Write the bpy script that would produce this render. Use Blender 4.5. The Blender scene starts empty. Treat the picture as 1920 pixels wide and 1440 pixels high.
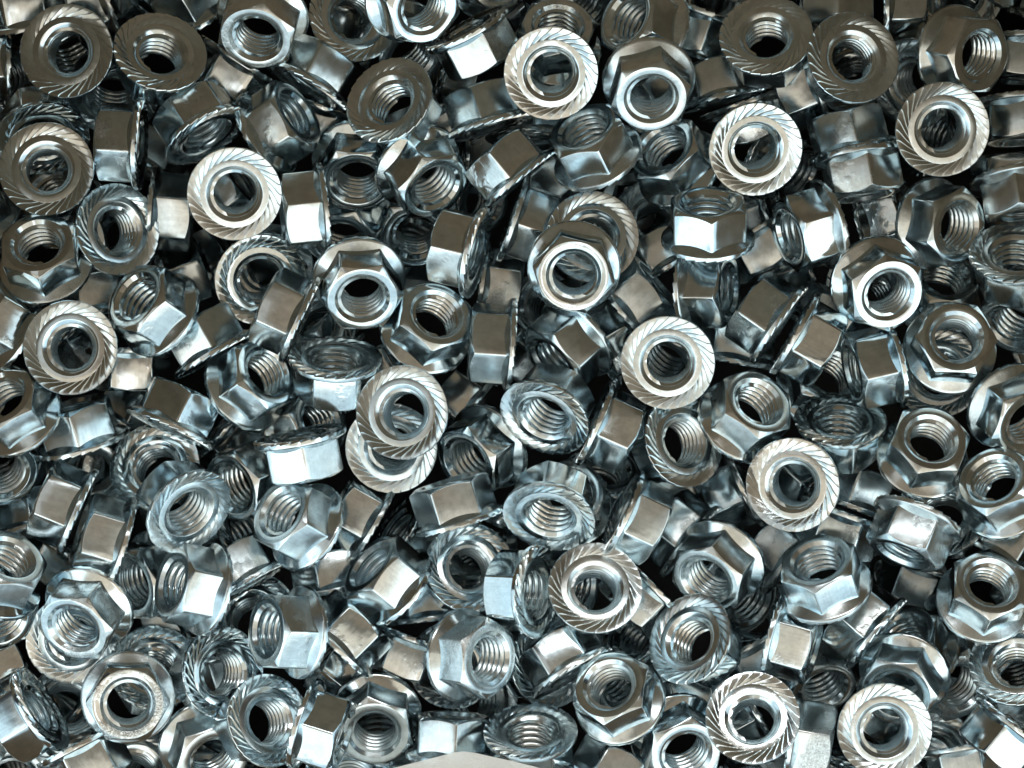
import bpy, math
from mathutils import Matrix, Quaternion, Vector

# ---------------------------------------------------------------- camera, world, lamps, exposure
scene = bpy.context.scene
MM = 0.001
cam_data = bpy.data.cameras.new("camera")
cam = bpy.data.objects.new("camera", cam_data)
scene.collection.objects.link(cam)
cam.location = (0, 0, 0.45)
cam_data.sensor_width = 36.0
cam_data.lens = 36.0 * 450.0 / (1920 * 0.096)
cam_data.clip_start = 0.01
cam_data.clip_end = 20.0
scene.camera = cam

world = bpy.data.worlds.new("World")
scene.world = world
world.use_nodes = True
wbg = world.node_tree.nodes["Background"]
wbg.inputs["Color"].default_value = (0.95, 0.98, 1.0, 1)
wbg.inputs["Strength"].default_value = 0.035

def area_lamp(name, loc, target, sx, sy, radiance, colour):
    l = bpy.data.lights.new(name, "AREA")
    l.shape = "RECTANGLE"; l.size = sx; l.size_y = sy
    l.energy = radiance * math.pi * sx * sy
    l.color = colour
    o = bpy.data.objects.new(name, l)
    scene.collection.objects.link(o)
    o.location = loc
    d = Vector(target) - Vector(loc)
    o.rotation_euler = d.to_track_quat("-Z", "Y").to_euler()
    return o

WARM = (1.0, 0.84, 0.65); BROWN = (1.0, 0.74, 0.48); COOL = (0.76, 0.935, 1.0); WHITE = (1.0, 0.98, 0.95)
area_lamp("ceiling_lamp_front_left", (-0.50, -0.60, 0.62), (-0.50, -0.60, 0), 0.94, 1.10, 0.68, WARM)
area_lamp("ceiling_lamp_front_right", (0.50, -0.60, 0.62), (0.50, -0.60, 0), 0.98, 1.10, 0.76, WARM)
area_lamp("overhead_fill_back", (0.33, 0.13, 0.62), (0.33, 0.13, 0), 1.0, 0.30, 0.22, BROWN)  # dim brown fill, added unseen so the far nuts reflect a darker tone
area_lamp("overhead_fill_left", (-0.50, 0.11, 0.62), (-0.50, 0.11, 0), 0.64, 0.30, 0.50, (1.0, 0.94, 0.85))  # unseen fill, added to turn the left-leaning faces silvery
area_lamp("streak_fill_middle", (0.0, -0.62, 0.61), (0.0, -0.62, 0), 0.05, 1.0, 1.8, WHITE)  # added strip, unseen, for white streak highlights on the nuts
area_lamp("tube_lamp_back", (0.03, 0.40, 0.60), (0, 0, 0), 0.60, 0.22, 4.5, WHITE)
area_lamp("cool_fill_front", (0.0, -0.32, 0.20), (0, -0.07, 0), 1.00, 0.36, 0.82, COOL)  # unseen cool fill, added close in front to brighten the near nuts
area_lamp("cool_fill_left", (-0.36, -0.16, 0.20), (0, -0.07, 0), 0.36, 0.34, 0.95, COOL)  # cool fill added low at the left, itself unseen
area_lamp("cool_fill_right", (0.36, -0.16, 0.20), (0, -0.07, 0), 0.36, 0.34, 0.95, COOL)  # matching cool fill added at the right, also unseen

vs = scene.view_settings
vs.view_transform = "Standard"; vs.look = "None"; vs.exposure = 0.34; vs.gamma = 1.0
vs.use_curve_mapping = False
scene.cycles.glossy_bounces = 4
scene.cycles.max_bounces = 6

# ---------------------------------------------------------------- materials
def nodes_of(name):
    m = bpy.data.materials.new(name)
    m.use_nodes = True
    return m, m.node_tree.nodes, m.node_tree.links, m.node_tree.nodes["Principled BSDF"]

def zinc(name, base, rough, streak, wear):
    m, N, L, b = nodes_of(name)
    b.inputs["Metallic"].default_value = 1.0
    tc = N.new("ShaderNodeTexCoord"); oi = N.new("ShaderNodeObjectInfo")
    rnd = N.new("ShaderNodeMath"); rnd.operation = "MULTIPLY"; rnd.inputs[1].default_value = 57.0
    L.new(oi.outputs["Random"], rnd.inputs[0])
    def noise(scale, detail=2.0, mapping=None, rough_=0.5):
        n = N.new("ShaderNodeTexNoise"); n.noise_dimensions = "4D"
        n.inputs["Scale"].default_value = scale; n.inputs["Detail"].default_value = detail
        n.inputs["Roughness"].default_value = rough_
        L.new(rnd.outputs[0], n.inputs["W"])
        if mapping:
            mp = N.new("ShaderNodeMapping"); mp.inputs["Scale"].default_value = mapping
            L.new(tc.outputs["Object"], mp.inputs["Vector"]); L.new(mp.outputs["Vector"], n.inputs["Vector"])
        else:
            L.new(tc.outputs["Object"], n.inputs["Vector"])
        return n
    def mrange(src, a, b_, c, d):
        r = N.new("ShaderNodeMapRange")
        for i, v in enumerate((a, b_, c, d)): r.inputs[i + 1].default_value = v
        L.new(src, r.inputs[0]); return r.outputs[0]
    wave = noise(170.0, 2.0)
    fine = noise(3600.0, 4.0)
    line = noise(1.0, 3.0, (2600.0, 2600.0, 130.0))
    patch = noise(170.0, 3.0, None, 0.6)
    # worn, pitted patches (each nut its own)
    gate = mrange(oi.outputs["Random"], 0.0, 1.0, 0.50, 0.76)
    sub = N.new("ShaderNodeMath"); sub.operation = "SUBTRACT"
    L.new(patch.outputs[0], sub.inputs[0]); L.new(gate, sub.inputs[1])
    mask = mrange(sub.outputs[0], 0.0, 0.12, 0.0, wear)
    # colour: zinc with faint blue and yellow passivation
    tint = noise(90.0, 1.0)
    ramp = N.new("ShaderNodeValToRGB")
    ramp.color_ramp.elements[0].position = 0.3; ramp.color_ramp.elements[1].position = 0.7
    ramp.color_ramp.elements[0].color = (base[0] * 1.05, base[1] * 0.98, base[2] * 0.92, 1)
    ramp.color_ramp.elements[1].color = (base[0] * 0.94, base[1] * 1.0, base[2] * 1.03, 1)
    L.new(tint.outputs[0], ramp.inputs[0])
    mul = N.new("ShaderNodeMixRGB"); mul.blend_type = "MULTIPLY"; mul.inputs[0].default_value = 1.0
    dirt = mrange(fine.outputs[0], 0.35, 0.65, 0.55, 1.1)
    dm = N.new("ShaderNodeMixRGB"); dm.inputs[1].default_value = (1, 1, 1, 1)
    L.new(mask, dm.inputs[0]); L.new(dirt, dm.inputs[2])
    L.new(ramp.outputs[0], mul.inputs[1]); L.new(dm.outputs[0], mul.inputs[2])
    sm = N.new("ShaderNodeMixRGB"); sm.blend_type = "MULTIPLY"; sm.inputs[0].default_value = 1.0
    st = mrange(line.outputs[0], 0.3, 0.7, 1.0 - 0.45 * streak, 1.0 + 0.25 * streak)
    L.new(mul.outputs[0], sm.inputs[1]); L.new(st, sm.inputs[2])
    stain = noise(520.0, 5.0, None, 0.65)
    s2 = N.new("ShaderNodeMixRGB"); s2.blend_type = "MULTIPLY"; s2.inputs[0].default_value = 1.0
    L.new(sm.outputs[0], s2.inputs[1]); L.new(mrange(stain.outputs[0], 0.35, 0.65, 0.84, 1.06), s2.inputs[2])
    L.new(s2.outputs[0], b.inputs["Base Color"])
    # roughness
    r1 = mrange(wave.outputs[0], 0.3, 0.7, rough * 0.75, rough * 1.25)
    ad = N.new("ShaderNodeMath"); ad.operation = "MULTIPLY_ADD"; ad.inputs[1].default_value = 0.14
    L.new(mask, ad.inputs[0]); L.new(r1, ad.inputs[2])
    wn = N.new("ShaderNodeTexWhiteNoise"); wn.noise_dimensions = "1D"; L.new(rnd.outputs[0], wn.inputs["W"])
    rv = N.new("ShaderNodeMath"); rv.operation = "MULTIPLY"
    L.new(ad.outputs[0], rv.inputs[0]); L.new(mrange(wn.outputs["Value"], 0.0, 1.0, 0.7, 1.45), rv.inputs[1])
    L.new(rv.outputs[0], b.inputs["Roughness"])
    # relief: soft waviness, draw lines, pits
    bw = N.new("ShaderNodeBump"); bw.inputs["Strength"].default_value = 0.55; bw.inputs["Distance"].default_value = 0.00025
    L.new(wave.outputs[0], bw.inputs["Height"])
    bl = N.new("ShaderNodeBump"); bl.inputs["Strength"].default_value = streak; bl.inputs["Distance"].default_value = 0.00002
    L.new(line.outputs[0], bl.inputs["Height"]); L.new(bw.outputs[0], bl.inputs["Normal"])
    hm = N.new("ShaderNodeMath"); hm.operation = "MULTIPLY"
    L.new(mask, hm.inputs[0]); L.new(fine.outputs[0], hm.inputs[1])
    bp = N.new("ShaderNodeBump"); bp.inputs["Strength"].default_value = 1.0; bp.inputs["Distance"].default_value = 0.00011
    L.new(hm.outputs[0], bp.inputs["Height"]); L.new(bl.outputs[0], bp.inputs["Normal"])
    L.new(bp.outputs[0], b.inputs["Normal"])
    return m

ZB = (0.655, 0.752, 0.80)
M_HEX = zinc("zinc_hex", ZB, 0.165, 0.13, 0.9)
M_FLANGE = zinc("zinc_flange", ZB, 0.17, 0.0, 0.35)
M_THREAD = zinc("zinc_thread", (0.595, 0.688, 0.73), 0.20, 0.0, 0.0)

m_card, N, L, b = nodes_of("bin_board")
n = N.new("ShaderNodeTexNoise"); n.inputs["Scale"].default_value = 60; n.inputs["Detail"].default_value = 6
r = N.new("ShaderNodeValToRGB")
r.color_ramp.elements[0].color = (0.19, 0.13, 0.078, 1); r.color_ramp.elements[1].color = (0.31, 0.222, 0.14, 1)
L.new(n.outputs[0], r.inputs[0]); L.new(r.outputs[0], b.inputs["Base Color"]); b.inputs["Roughness"].default_value = 0.85

m_floor, N, L, b = nodes_of("bin_floor_gap_shade")  # near-black colour puts the shade of the gaps into the floor
n = N.new("ShaderNodeTexNoise"); n.inputs["Scale"].default_value = 200
r = N.new("ShaderNodeValToRGB")
r.color_ramp.elements[0].color = (0.012, 0.013, 0.014, 1); r.color_ramp.elements[1].color = (0.03, 0.032, 0.033, 1)
L.new(n.outputs[0], r.inputs[0]); L.new(r.outputs[0], b.inputs["Base Color"]); b.inputs["Roughness"].default_value = 0.7

m_bag, N, L, b = nodes_of("bag_film")
b.inputs["Base Color"].default_value = (0.90, 0.90, 0.87, 1)
b.inputs["Roughness"].default_value = 0.38
b.inputs["Transmission Weight"].default_value = 0.6
b.inputs["IOR"].default_value = 1.2
n = N.new("ShaderNodeTexNoise"); n.inputs["Scale"].default_value = 90; n.inputs["Detail"].default_value = 3
bm_ = N.new("ShaderNodeBump"); bm_.inputs["Strength"].default_value = 0.3; bm_.inputs["Distance"].default_value = 0.001
L.new(n.outputs[0], bm_.inputs["Height"]); L.new(bm_.outputs[0], b.inputs["Normal"])

# ---------------------------------------------------------------- helpers
def mesh_obj(name, verts, faces, mat, parent=None, smooth=None):
    me = bpy.data.meshes.new(name)
    me.from_pydata([(x * MM, y * MM, z * MM) for x, y, z in verts], [], faces)
    me.materials.append(mat)
    me.update()
    if smooth is not None:
        me.shade_smooth()
        me.set_sharp_from_angle(angle=math.radians(smooth))
    o = bpy.data.objects.new(name, me)
    scene.collection.objects.link(o)
    if parent: o.parent = parent
    return o

def box(x0, x1, y0, y1, z0, z1):
    v = [(x, y, z) for z in (z0, z1) for y in (y0, y1) for x in (x0, x1)]
    f = [(0, 2, 3, 1), (4, 5, 7, 6), (0, 1, 5, 4), (2, 6, 7, 3), (0, 4, 6, 2), (1, 3, 7, 5)]
    return v, f

def rings(rows):
    """quads between successive closed rows of equal length"""
    n = len(rows[0]); v = [p for r_ in rows for p in r_]; f = []
    for i in range(len(rows) - 1):
        a, b_ = i * n, (i + 1) * n
        for j in range(n):
            k = (j + 1) % n
            f.append((a + j, a + k, b_ + k, b_ + j))
    return v, f

# ---------------------------------------------------------------- setting: the bin the nuts lie in
v, f = box(-111.8, 111.8, -94, 90, -74, -70)
o = mesh_obj("bin_floor", v, f, m_floor); o["kind"] = "structure"
prof = [(90.2, -74), (90.2, 14), (52, 132), (55.6, 133), (94, 16), (94, -74)]  # unseen wall, bent forward to shade the far nuts and reflect brown
v = [(x, y, z) for x in (-120, 120) for y, z in prof]
f = [tuple(range(6)), tuple(range(11, 5, -1))] + [(k, k + 6, (k + 1) % 6 + 6, (k + 1) % 6) for k in range(6)]
o = mesh_obj("bin_shade_wall_back", v, f, m_card); o["kind"] = "structure"
v, f = box(-120, 120, -98, -94.2, -74, 12)
o = mesh_obj("bin_wall_front", v, f, m_card); o["kind"] = "structure"
side = [(-94, -74), (90, -74), (90, 13), (54, 124), (20, 70), (-40, 12), (-94, 12)]  # unseen sides, raised towards the back to darken the far corners
for nm, x0, x1 in (("bin_shade_wall_left", -115.8, -112), ("bin_shade_wall_right", 112, 115.8)):
    k = len(side)
    v = [(x, y, z) for x in (x0, x1) for y, z in side]
    f = [tuple(range(k - 1, -1, -1)), tuple(range(k, 2 * k))] + [(q, (q + 1) % k, (q + 1) % k + k, q + k) for q in range(k)]
    o = mesh_obj(nm, v, f, m_card); o["kind"] = "structure"

# ---------------------------------------------------------------- the nut: flange (serrated), hex body, thread
AP, HT = 6.5, 8.0            # hex apothem, height
R_ROOT, R_CREST, PITCH = 4.35, 3.75, 1.25

def hex_outline(step_flat=8, rc=0.5, arc=4):
    """rounded hexagon, corner on +x; list of (x, y)"""
    pts = []
    cd = (AP - rc) / math.cos(math.pi / 6)
    for k in range(6):
        ca = k * math.pi / 3
        cx, cy = cd * math.cos(ca), cd * math.sin(ca)
        for j in range(arc):
            a = ca - math.pi / 6 + (math.pi / 3) * j / (arc - 1)
            pts.append((cx + rc * math.cos(a), cy + rc * math.sin(a)))
        na = ca + math.pi / 3
        nx, ny = cd * math.cos(na), cd * math.sin(na)
        a = ca + math.pi / 6
        x0, y0 = pts[-1]
        x1, y1 = nx + rc * math.cos(a), ny + rc * math.sin(a)
        for j in range(1, step_flat):
            t = j / step_flat
            pts.append((x0 + (x1 - x0) * t, y0 + (y1 - y0) * t))
    return pts

def build_hex(step_flat=8, arc=4):
    ol = hex_outline(step_flat, 0.5, arc)
    def circ(r_, z): return [(r_ * x / math.hypot(x, y), r_ * y / math.hypot(x, y), z) for x, y in ol]
    def side(ins, dz):
        out = []
        for x, y in ol:
            q = math.hypot(x, y); s = (q - ins) / q
            out.append((x * s, y * s, HT - (q - 6.15) * 0.58 + dz))
        return out
    rows = [[(x, y, 1.4) for x, y in ol], side(0, -0.16), side(0.05, -0.02), side(0.16, 0.09),
            circ(6.22, HT - 0.02), circ(6.05, HT), circ(5.05, HT), circ(4.93, HT - 0.05), circ(R_ROOT, HT - 0.72)]
    return rings(rows)

def build_flange(nt=28, lev=(0.0, 0.3, 0.6, 0.90, 0.98)):
    rr = (6.15, 6.45, 6.85, 7.3, 7.8, 8.2, 8.36)
    def sweep(r_):
        t = min(1, max(0, (r_ - 6.15) / 2.2)); return math.radians(26) * (1 - (1 - t) ** 1.7)
    def row(r_, zf, sw):
        out = []
        for k in range(nt):
            for s in lev:
                a = -((k + s) / nt * 2 * math.pi) + sw
                out.append((r_ * math.cos(a), r_ * math.sin(a), zf(s)))
        return out
    def tooth(r_):
        t = min(1, max(0, (r_ - 6.15) / 1.0)); amp = 0.26 * t ** 0.4
        base = 0.34 - 0.06 * t
        def z(s):
            h = s / 0.90 if s <= 0.90 else max(0.0, 1 - (s - 0.90) / 0.08)
            return base - amp * h
        return z
    c = lambda z: (lambda s: z)
    so = sweep(8.36)
    rows = [row(R_ROOT, c(0.95), 0), row(4.95, c(0.36), 0), row(5.08, c(0.30), 0), row(6.05, c(0.31), 0)]
    rows += [row(r_, tooth(r_), sweep(r_)) for r_ in rr]
    rim = tooth(8.36)
    rows += [row(8.45, lambda s: rim(s) + 0.12, so), row(8.46, c(0.72), so), row(8.40, c(0.98), so), row(8.26, c(1.13), so),
             row(8.0, c(1.26), so), row(7.3, c(1.62), so), row(6.6, c(2.02), so), row(5.9, c(2.45), so)]
    v, f = rings(rows)
    return v, f

def build_thread(seg=44, m=6):
    z0, z1 = 0.92, HT - 0.70
    prof = [(0.0, R_ROOT), (0.12, R_ROOT), (0.42, R_CREST + 0.04), (0.5, R_CREST), (0.62, R_CREST), (0.70, R_CREST + 0.04)]
    v, f = [], []
    nk = int((z1 - z0) / PITCH) + 3
    for t in range(-1, nk):
        for fz, r_ in prof:
            for j in range(seg + 1):
                a = 2 * math.pi * j / seg
                z = z0 + PITCH * (t + fz + j / seg); q = r_
                if z <= z0: z, q = z0, R_ROOT
                if z >= z1: z, q = z1, R_ROOT
                v.append((q * math.cos(a), q * math.sin(a), z))
    n = seg + 1; rows = len(v) // n
    for i in range(rows - 1):
        for j in range(seg):
            a, b_, c, d = i * n + j, (i + 1) * n + j, (i + 1) * n + j + 1, i * n + j + 1
            if abs(v[a][2] - v[b_][2]) < 1e-6 and abs(v[c][2] - v[d][2]) < 1e-6 and v[a][2] in (z0, z1): continue
            f.append((a, b_, c, d))
    return v, f

proto = bpy.data.objects.new("flange_nut", None)
proto.empty_display_size = 0.004
scene.collection.objects.link(proto)
hv, hf = build_hex(); fv, ff = build_flange(); tv, tf = build_thread()
mesh_obj("hex_body", hv, hf, M_HEX, proto, 24)
mesh_obj("flange", fv, ff, M_FLANGE, proto, 24)
mesh_obj("thread", tv, tf, M_THREAD, proto, 40)
GROUP = "zinc flange nuts heaped in the bin"

# x, y, z in mm at the centre of the serrated face; rotation quaternion; label
NUTS = [
(-79.70,59.55,3.42,0.0057,0.9960,-0.0792,0.0413,"right of two nuts with serrated face square on, top row, far left"),
(-18.98,70.12,-1.39,0.8612,0.2936,0.1190,0.3975,"left of two nuts with hex end up, tipped to lower right, top row, centre"),
(6.96,55.31,4.10,0.1655,-0.9862,-0.0008,-0.0077,"zinc nut with serrated face square on, top row, centre"),
(24.63,55.19,-1.11,0.9453,0.2921,-0.0340,0.1409,"zinc nut with hex end up, tipped to bottom, top row, right centre"),
(11.17,21.26,-0.39,0.9049,0.1154,-0.0708,0.4035,"zinc nut with hex end facing straight up, upper row, centre"),
(27.75,3.71,4.20,0.0913,-0.9953,-0.0027,-0.0309,"zinc nut with serrated face square on, upper row, right centre"),
(49.91,-18.03,4.63,0.0408,-0.9893,0.0001,-0.1404,"zinc nut with serrated face square on, lower row, right centre"),
(66.32,-61.64,5.47,0.0188,-0.9998,-0.0078,-0.0004,"zinc nut with serrated face square on, bottom row, far right"),
(42.95,-59.43,3.80,0.1868,0.9807,-0.0038,0.0576,"zinc nut with serrated face square on, bottom row, right centre"),
(14.90,-36.23,4.00,0.1910,0.9813,-0.0102,-0.0228,"right of two nuts with serrated face tipped to top, bottom row, centre"),
(-83.23,38.52,3.28,0.0477,0.9980,0.0108,-0.0393,"left of two nuts with serrated face square on, top row, far left"),
(-49.56,33.88,3.57,0.1332,-0.9896,0.0053,0.0545,"zinc nut with serrated face square on, top row, left centre"),
(-78.67,6.48,5.22,0.0110,0.9998,0.0027,0.0160,"zinc nut with serrated face square on, upper row, far left"),
(-69.38,-56.47,-1.72,0.9969,0.0238,0.0752,-0.0066,"zinc nut with hex end facing straight up, bottom row, far left"),
(-19.67,-5.01,5.39,0.0397,0.9938,0.0058,0.1039,"right of two nuts with serrated face square on, lower row, left centre"),
(76.85,45.39,4.02,0.0855,-0.9962,-0.0115,0.0134,"zinc nut with serrated face square on, top row, far right"),
(43.61,41.86,3.10,0.1461,-0.9885,-0.0171,0.0346,"zinc nut with serrated face square on, top row, right centre"),
(65.34,18.89,-1.89,0.9203,0.2165,0.0380,0.3235,"zinc nut with hex end up, tipped to lower right, upper row, far right"),
(79.27,6.14,-3.38,0.9897,-0.1406,-0.0020,-0.0255,"zinc nut with hex end up, tipped to top, upper row, far right"),
(5.66,-6.31,3.12,0.3505,-0.9199,0.0586,-0.1661,"zinc nut with serrated face tipped to lower left, lower row, centre"),
(19.70,-57.56,-1.63,0.9287,-0.2924,-0.0986,0.2058,"zinc nut with hex end up, tipped to upper left, bottom row, right centre"),
(-37.61,-61.15,-0.61,0.5093,0.5800,0.2744,0.5735,"zinc nut on its side, hex pointing right, bottom row, left centre"),
(-37.53,11.28,0.38,0.6507,0.0077,-0.6922,-0.3122,"second from left of nuts on side, hex pointing upper left, upper row, left centre"),
(-22.20,51.11,1.67,0.1955,0.9614,0.0495,0.1872,"zinc nut with serrated face tipped to upper left, top row, left centre"),
(61.06,58.44,3.45,0.0853,0.9930,-0.0228,-0.0788,"zinc nut with serrated face tipped to upper right, top row, far right"),
(35.23,25.54,0.93,0.8322,-0.4853,0.1184,0.2407,"zinc nut with hex end up, tipped to top, upper row, right centre"),
(6.55,-24.09,2.79,0.3757,-0.9067,0.1901,-0.0244,"zinc nut with serrated face tipped to bottom, lower row, centre"),
(74.42,-13.70,-4.26,0.9638,-0.2559,0.0554,0.0502,"right of two nuts with hex end up, tipped to top, lower row, far right"),
(89.31,-21.00,-1.00,0.9070,-0.3328,-0.1909,0.1738,"zinc nut with hex end up, tipped to upper left, lower row, far right"),
(56.77,-37.28,-0.86,0.8696,-0.4354,-0.0610,0.2245,"left of two nuts with hex end up, tipped to top, lower row, far right"),
(85.07,-39.83,-3.07,0.9376,-0.2754,0.0868,0.1935,"right of two nuts with hex end up, tipped to top, bottom row, far right"),
(-37.51,-44.81,-1.33,0.8900,-0.0519,-0.4530,0.0093,"zinc nut with hex end up, tipped to left, bottom row, left centre"),
(-9.46,-48.83,-1.24,0.8945,0.1079,0.3586,0.2441,"zinc nut with hex end up, tipped to right, bottom row, centre"),
(-84.17,21.15,-2.39,0.9134,-0.2645,0.0599,0.3034,"zinc nut with hex end up, tipped to top, upper row, far left"),
(-27.73,19.51,-2.23,0.9548,0.2891,0.0685,0.0038,"right of two nuts with hex end up, tipped to bottom, upper row, left centre"),
(0.24,7.04,-2.06,0.7178,0.0713,-0.6811,-0.1256,"second from left of nuts on side, hex pointing left, upper row, centre"),
(-31.66,5.01,1.29,0.5176,0.8545,0.0103,-0.0432,"zinc nut with serrated face tipped to top, upper row, left centre"),
(-16.05,8.90,-4.09,0.9391,-0.2072,0.2131,0.1727,"zinc nut with hex end up, tipped to upper right, upper row, centre"),
(-62.88,12.14,-2.04,0.8510,-0.3342,-0.1852,0.3604,"right of two nuts with hex end up, tipped to upper left, upper row, far left"),
(-57.62,-23.09,2.38,0.2090,-0.9087,0.1092,0.3444,"zinc nut with serrated face tipped to lower right, lower row, far left"),
(-76.33,-39.99,-2.67,0.9610,0.2444,-0.1293,0.0054,"zinc nut with hex end up, tipped to lower left, bottom row, far left"),
(-54.46,-37.19,-1.35,0.8075,0.0638,-0.4729,-0.3467,"right of two nuts with hex end up, tipped to left, bottom row, far left"),
(-38.26,-8.94,0.29,0.4411,0.6011,-0.4589,0.4832,"zinc nut on its side, hex pointing down, lower row, left centre"),
(-63.12,59.89,0.75,0.2439,0.9603,-0.0391,-0.1295,"zinc nut with serrated face tipped to upper right, top row, far left"),
(90.38,23.76,2.11,0.3828,0.8997,-0.1659,0.1284,"zinc nut with serrated face tipped to top, upper row, far right"),
(14.50,-6.67,-1.95,0.3919,0.7101,0.1318,0.5699,"zinc nut on its side, hex pointing lower right, lower row, centre"),
(90.53,-49.93,1.54,0.2931,0.9489,-0.0178,0.1152,"zinc nut with serrated face tipped to top, bottom row, far right"),
(29.59,-63.55,-5.07,0.9554,0.2044,0.0620,0.2038,"zinc nut with hex end up, tipped to lower right, bottom row, right centre"),
(-20.41,-37.40,-4.64,0.7213,-0.1091,-0.5317,-0.4303,"zinc nut with hex end up, tipped to upper left, bottom row, left centre"),
(3.32,-61.99,1.84,0.5138,0.8577,0.0056,0.0154,"left of two nuts with serrated face tipped to top, bottom row, centre"),
(-66.85,43.50,-2.46,0.7031,0.0835,-0.6949,-0.1258,"third from left of nuts on side, hex pointing left, top row, far left"),
(-6.05,23.51,-0.66,0.6313,-0.0384,-0.7654,-0.1188,"leftmost of nuts on side, hex pointing left, upper row, centre"),
(-89.06,-6.23,-2.62,0.9090,-0.3146,-0.0698,0.2644,"zinc nut with hex end up, tipped to upper left, lower row, far left"),
(-78.28,-11.28,-7.92,0.6280,-0.3884,-0.4880,-0.4654,"zinc nut on its side, hex pointing up, lower row, far left"),
(-62.09,-8.47,-2.15,0.0992,-0.4128,-0.6368,-0.6436,"zinc nut on its side, hex pointing upper right, lower row, far left"),
(-93.17,-36.34,0.06,0.8771,-0.3842,0.2852,0.0410,"zinc nut with hex end up, tipped to upper right, lower row, far left"),
(-84.83,-58.58,-1.76,0.6516,0.2650,-0.6986,0.1310,"left of two nuts with serrated face tipped to upper right, bottom row, far left"),
(-36.69,-26.05,-2.51,0.8761,-0.3138,-0.2466,0.2704,"zinc nut with hex end up, tipped to upper left, lower row, left centre"),
(-9.34,-25.12,-0.54,0.4736,-0.2737,-0.6260,-0.5557,"zinc nut on its side, hex pointing up, lower row, centre"),
(89.82,-3.66,-3.31,0.9418,0.2550,0.1308,0.1755,"zinc nut with hex end up, tipped to lower right, lower row, far right"),
(-45.10,67.14,-3.50,0.9256,0.3472,-0.0984,0.1144,"left of two nuts with hex end up, tipped to bottom, top row, left centre"),
(-17.53,40.14,-5.64,0.7942,0.4132,0.0698,0.4401,"right of two nuts with hex end up, tipped to lower right, top row, centre"),
(14.61,26.68,-1.94,0.0616,0.9974,-0.0047,-0.0361,"zinc nut with serrated face square on, upper row, centre"),
(48.70,10.38,-1.75,0.5749,-0.0842,-0.7486,-0.3194,"right of two nuts on side, hex pointing upper left, upper row, right centre"),
(50.60,9.39,-1.84,0.3813,0.6915,0.0230,0.6130,"right of two nuts on side, hex pointing lower right, upper row, right centre"),
(19.38,-22.90,-0.98,0.3500,0.7281,0.0730,0.5849,"left of two nuts on side, hex pointing lower right, lower row, right centre"),
(41.24,-7.17,-4.50,0.9243,-0.2216,0.2468,0.1888,"zinc nut with hex end up, tipped to upper right, lower row, right centre"),
(73.55,-24.00,-1.64,0.7361,0.3799,-0.4542,0.3279,"zinc nut on its side, hex pointing lower left, lower row, far right"),
(72.08,-52.66,-8.36,0.9604,0.2171,-0.1745,-0.0021,"zinc nut with hex end up, tipped to lower left, bottom row, far right"),
(90.60,-60.72,-0.78,0.6825,0.5331,-0.4954,0.0676,"right of two nuts on side, hex pointing lower left, bottom row, far right"),
(31.68,-45.62,1.58,0.1333,0.9127,-0.1899,0.3363,"zinc nut with serrated face tipped to upper left, bottom row, right centre"),
(-43.61,-60.54,-0.27,0.1419,0.9402,-0.0351,-0.3078,"zinc nut with serrated face tipped to upper right, bottom row, left centre"),
(-33.83,31.82,-3.41,0.6963,0.3288,-0.5579,-0.3094,"zinc nut on its side, hex pointing left, upper row, left centre"),
(-45.70,18.87,-5.21,0.1264,-0.9859,-0.0024,0.1097,"zinc nut with serrated face square on, upper row, left centre"),
(-53.72,4.93,-4.81,0.3952,-0.0450,-0.7030,-0.5896,"leftmost of nuts on side, hex pointing upper left, upper row, left centre"),
(-78.19,-23.48,-3.29,0.6911,-0.0274,-0.6728,-0.2626,"zinc nut on its side, hex pointing upper left, lower row, far left"),
(-70.66,-28.80,-3.46,0.7400,0.0298,-0.6091,-0.2838,"zinc nut on its side, hex pointing left, lower row, far left"),
(-28.62,42.10,-12.96,0.9377,0.3466,0.0201,-0.0132,"right of two nuts with hex end up, tipped to bottom, top row, left centre"),
(1.41,36.54,-4.21,0.6224,-0.2515,-0.6555,-0.3460,"zinc nut on its side, hex pointing upper left, top row, centre"),
(45.63,62.84,0.79,0.2215,0.9704,-0.0515,0.0813,"zinc nut with serrated face tipped to top, top row, right centre"),
(15.80,40.72,-3.58,0.7927,-0.4197,-0.0086,0.4420,"zinc nut with hex end up, tipped to upper left, top row, centre"),
(-0.34,30.69,-9.98,0.3924,0.7012,0.2049,0.5589,"right of two nuts on side, hex pointing right, upper row, centre"),
(57.20,29.09,-3.65,0.7665,0.3385,-0.4932,-0.2339,"zinc nut with hex end up, tipped to left, upper row, right centre"),
(76.15,29.43,-6.84,0.9370,0.1294,0.2685,0.1821,"zinc nut with hex end up, tipped to right, upper row, far right"),
(69.48,3.91,-5.10,0.7483,0.1507,-0.6459,-0.0054,"zinc nut on its side, hex pointing left, upper row, far right"),
(31.18,-10.20,-0.43,0.0983,0.9592,-0.0340,-0.2627,"zinc nut with serrated face tipped to right, lower row, right centre"),
(4.76,-37.29,1.39,0.1039,0.8409,-0.1821,-0.4989,"left of two nuts with serrated face tipped to right, bottom row, centre"),
(-32.16,-47.62,-4.92,0.1131,-0.5818,-0.4182,-0.6883,"zinc nut on its side, hex pointing upper right, bottom row, left centre"),
(38.49,-31.63,-5.27,0.9254,0.2117,-0.2842,0.1344,"zinc nut with hex end up, tipped to lower left, lower row, right centre"),
(-71.43,28.11,-3.94,0.0271,0.9475,-0.0022,-0.3186,"zinc nut with serrated face tipped to right, upper row, far left"),
(-90.28,9.17,-4.07,0.7968,-0.0759,-0.4895,-0.3461,"left of two nuts with hex end up, tipped to upper left, upper row, far left"),
(-49.14,-0.86,-5.57,0.8862,-0.1284,0.3901,0.2143,"zinc nut with hex end up, tipped to upper right, upper row, left centre"),
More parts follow.
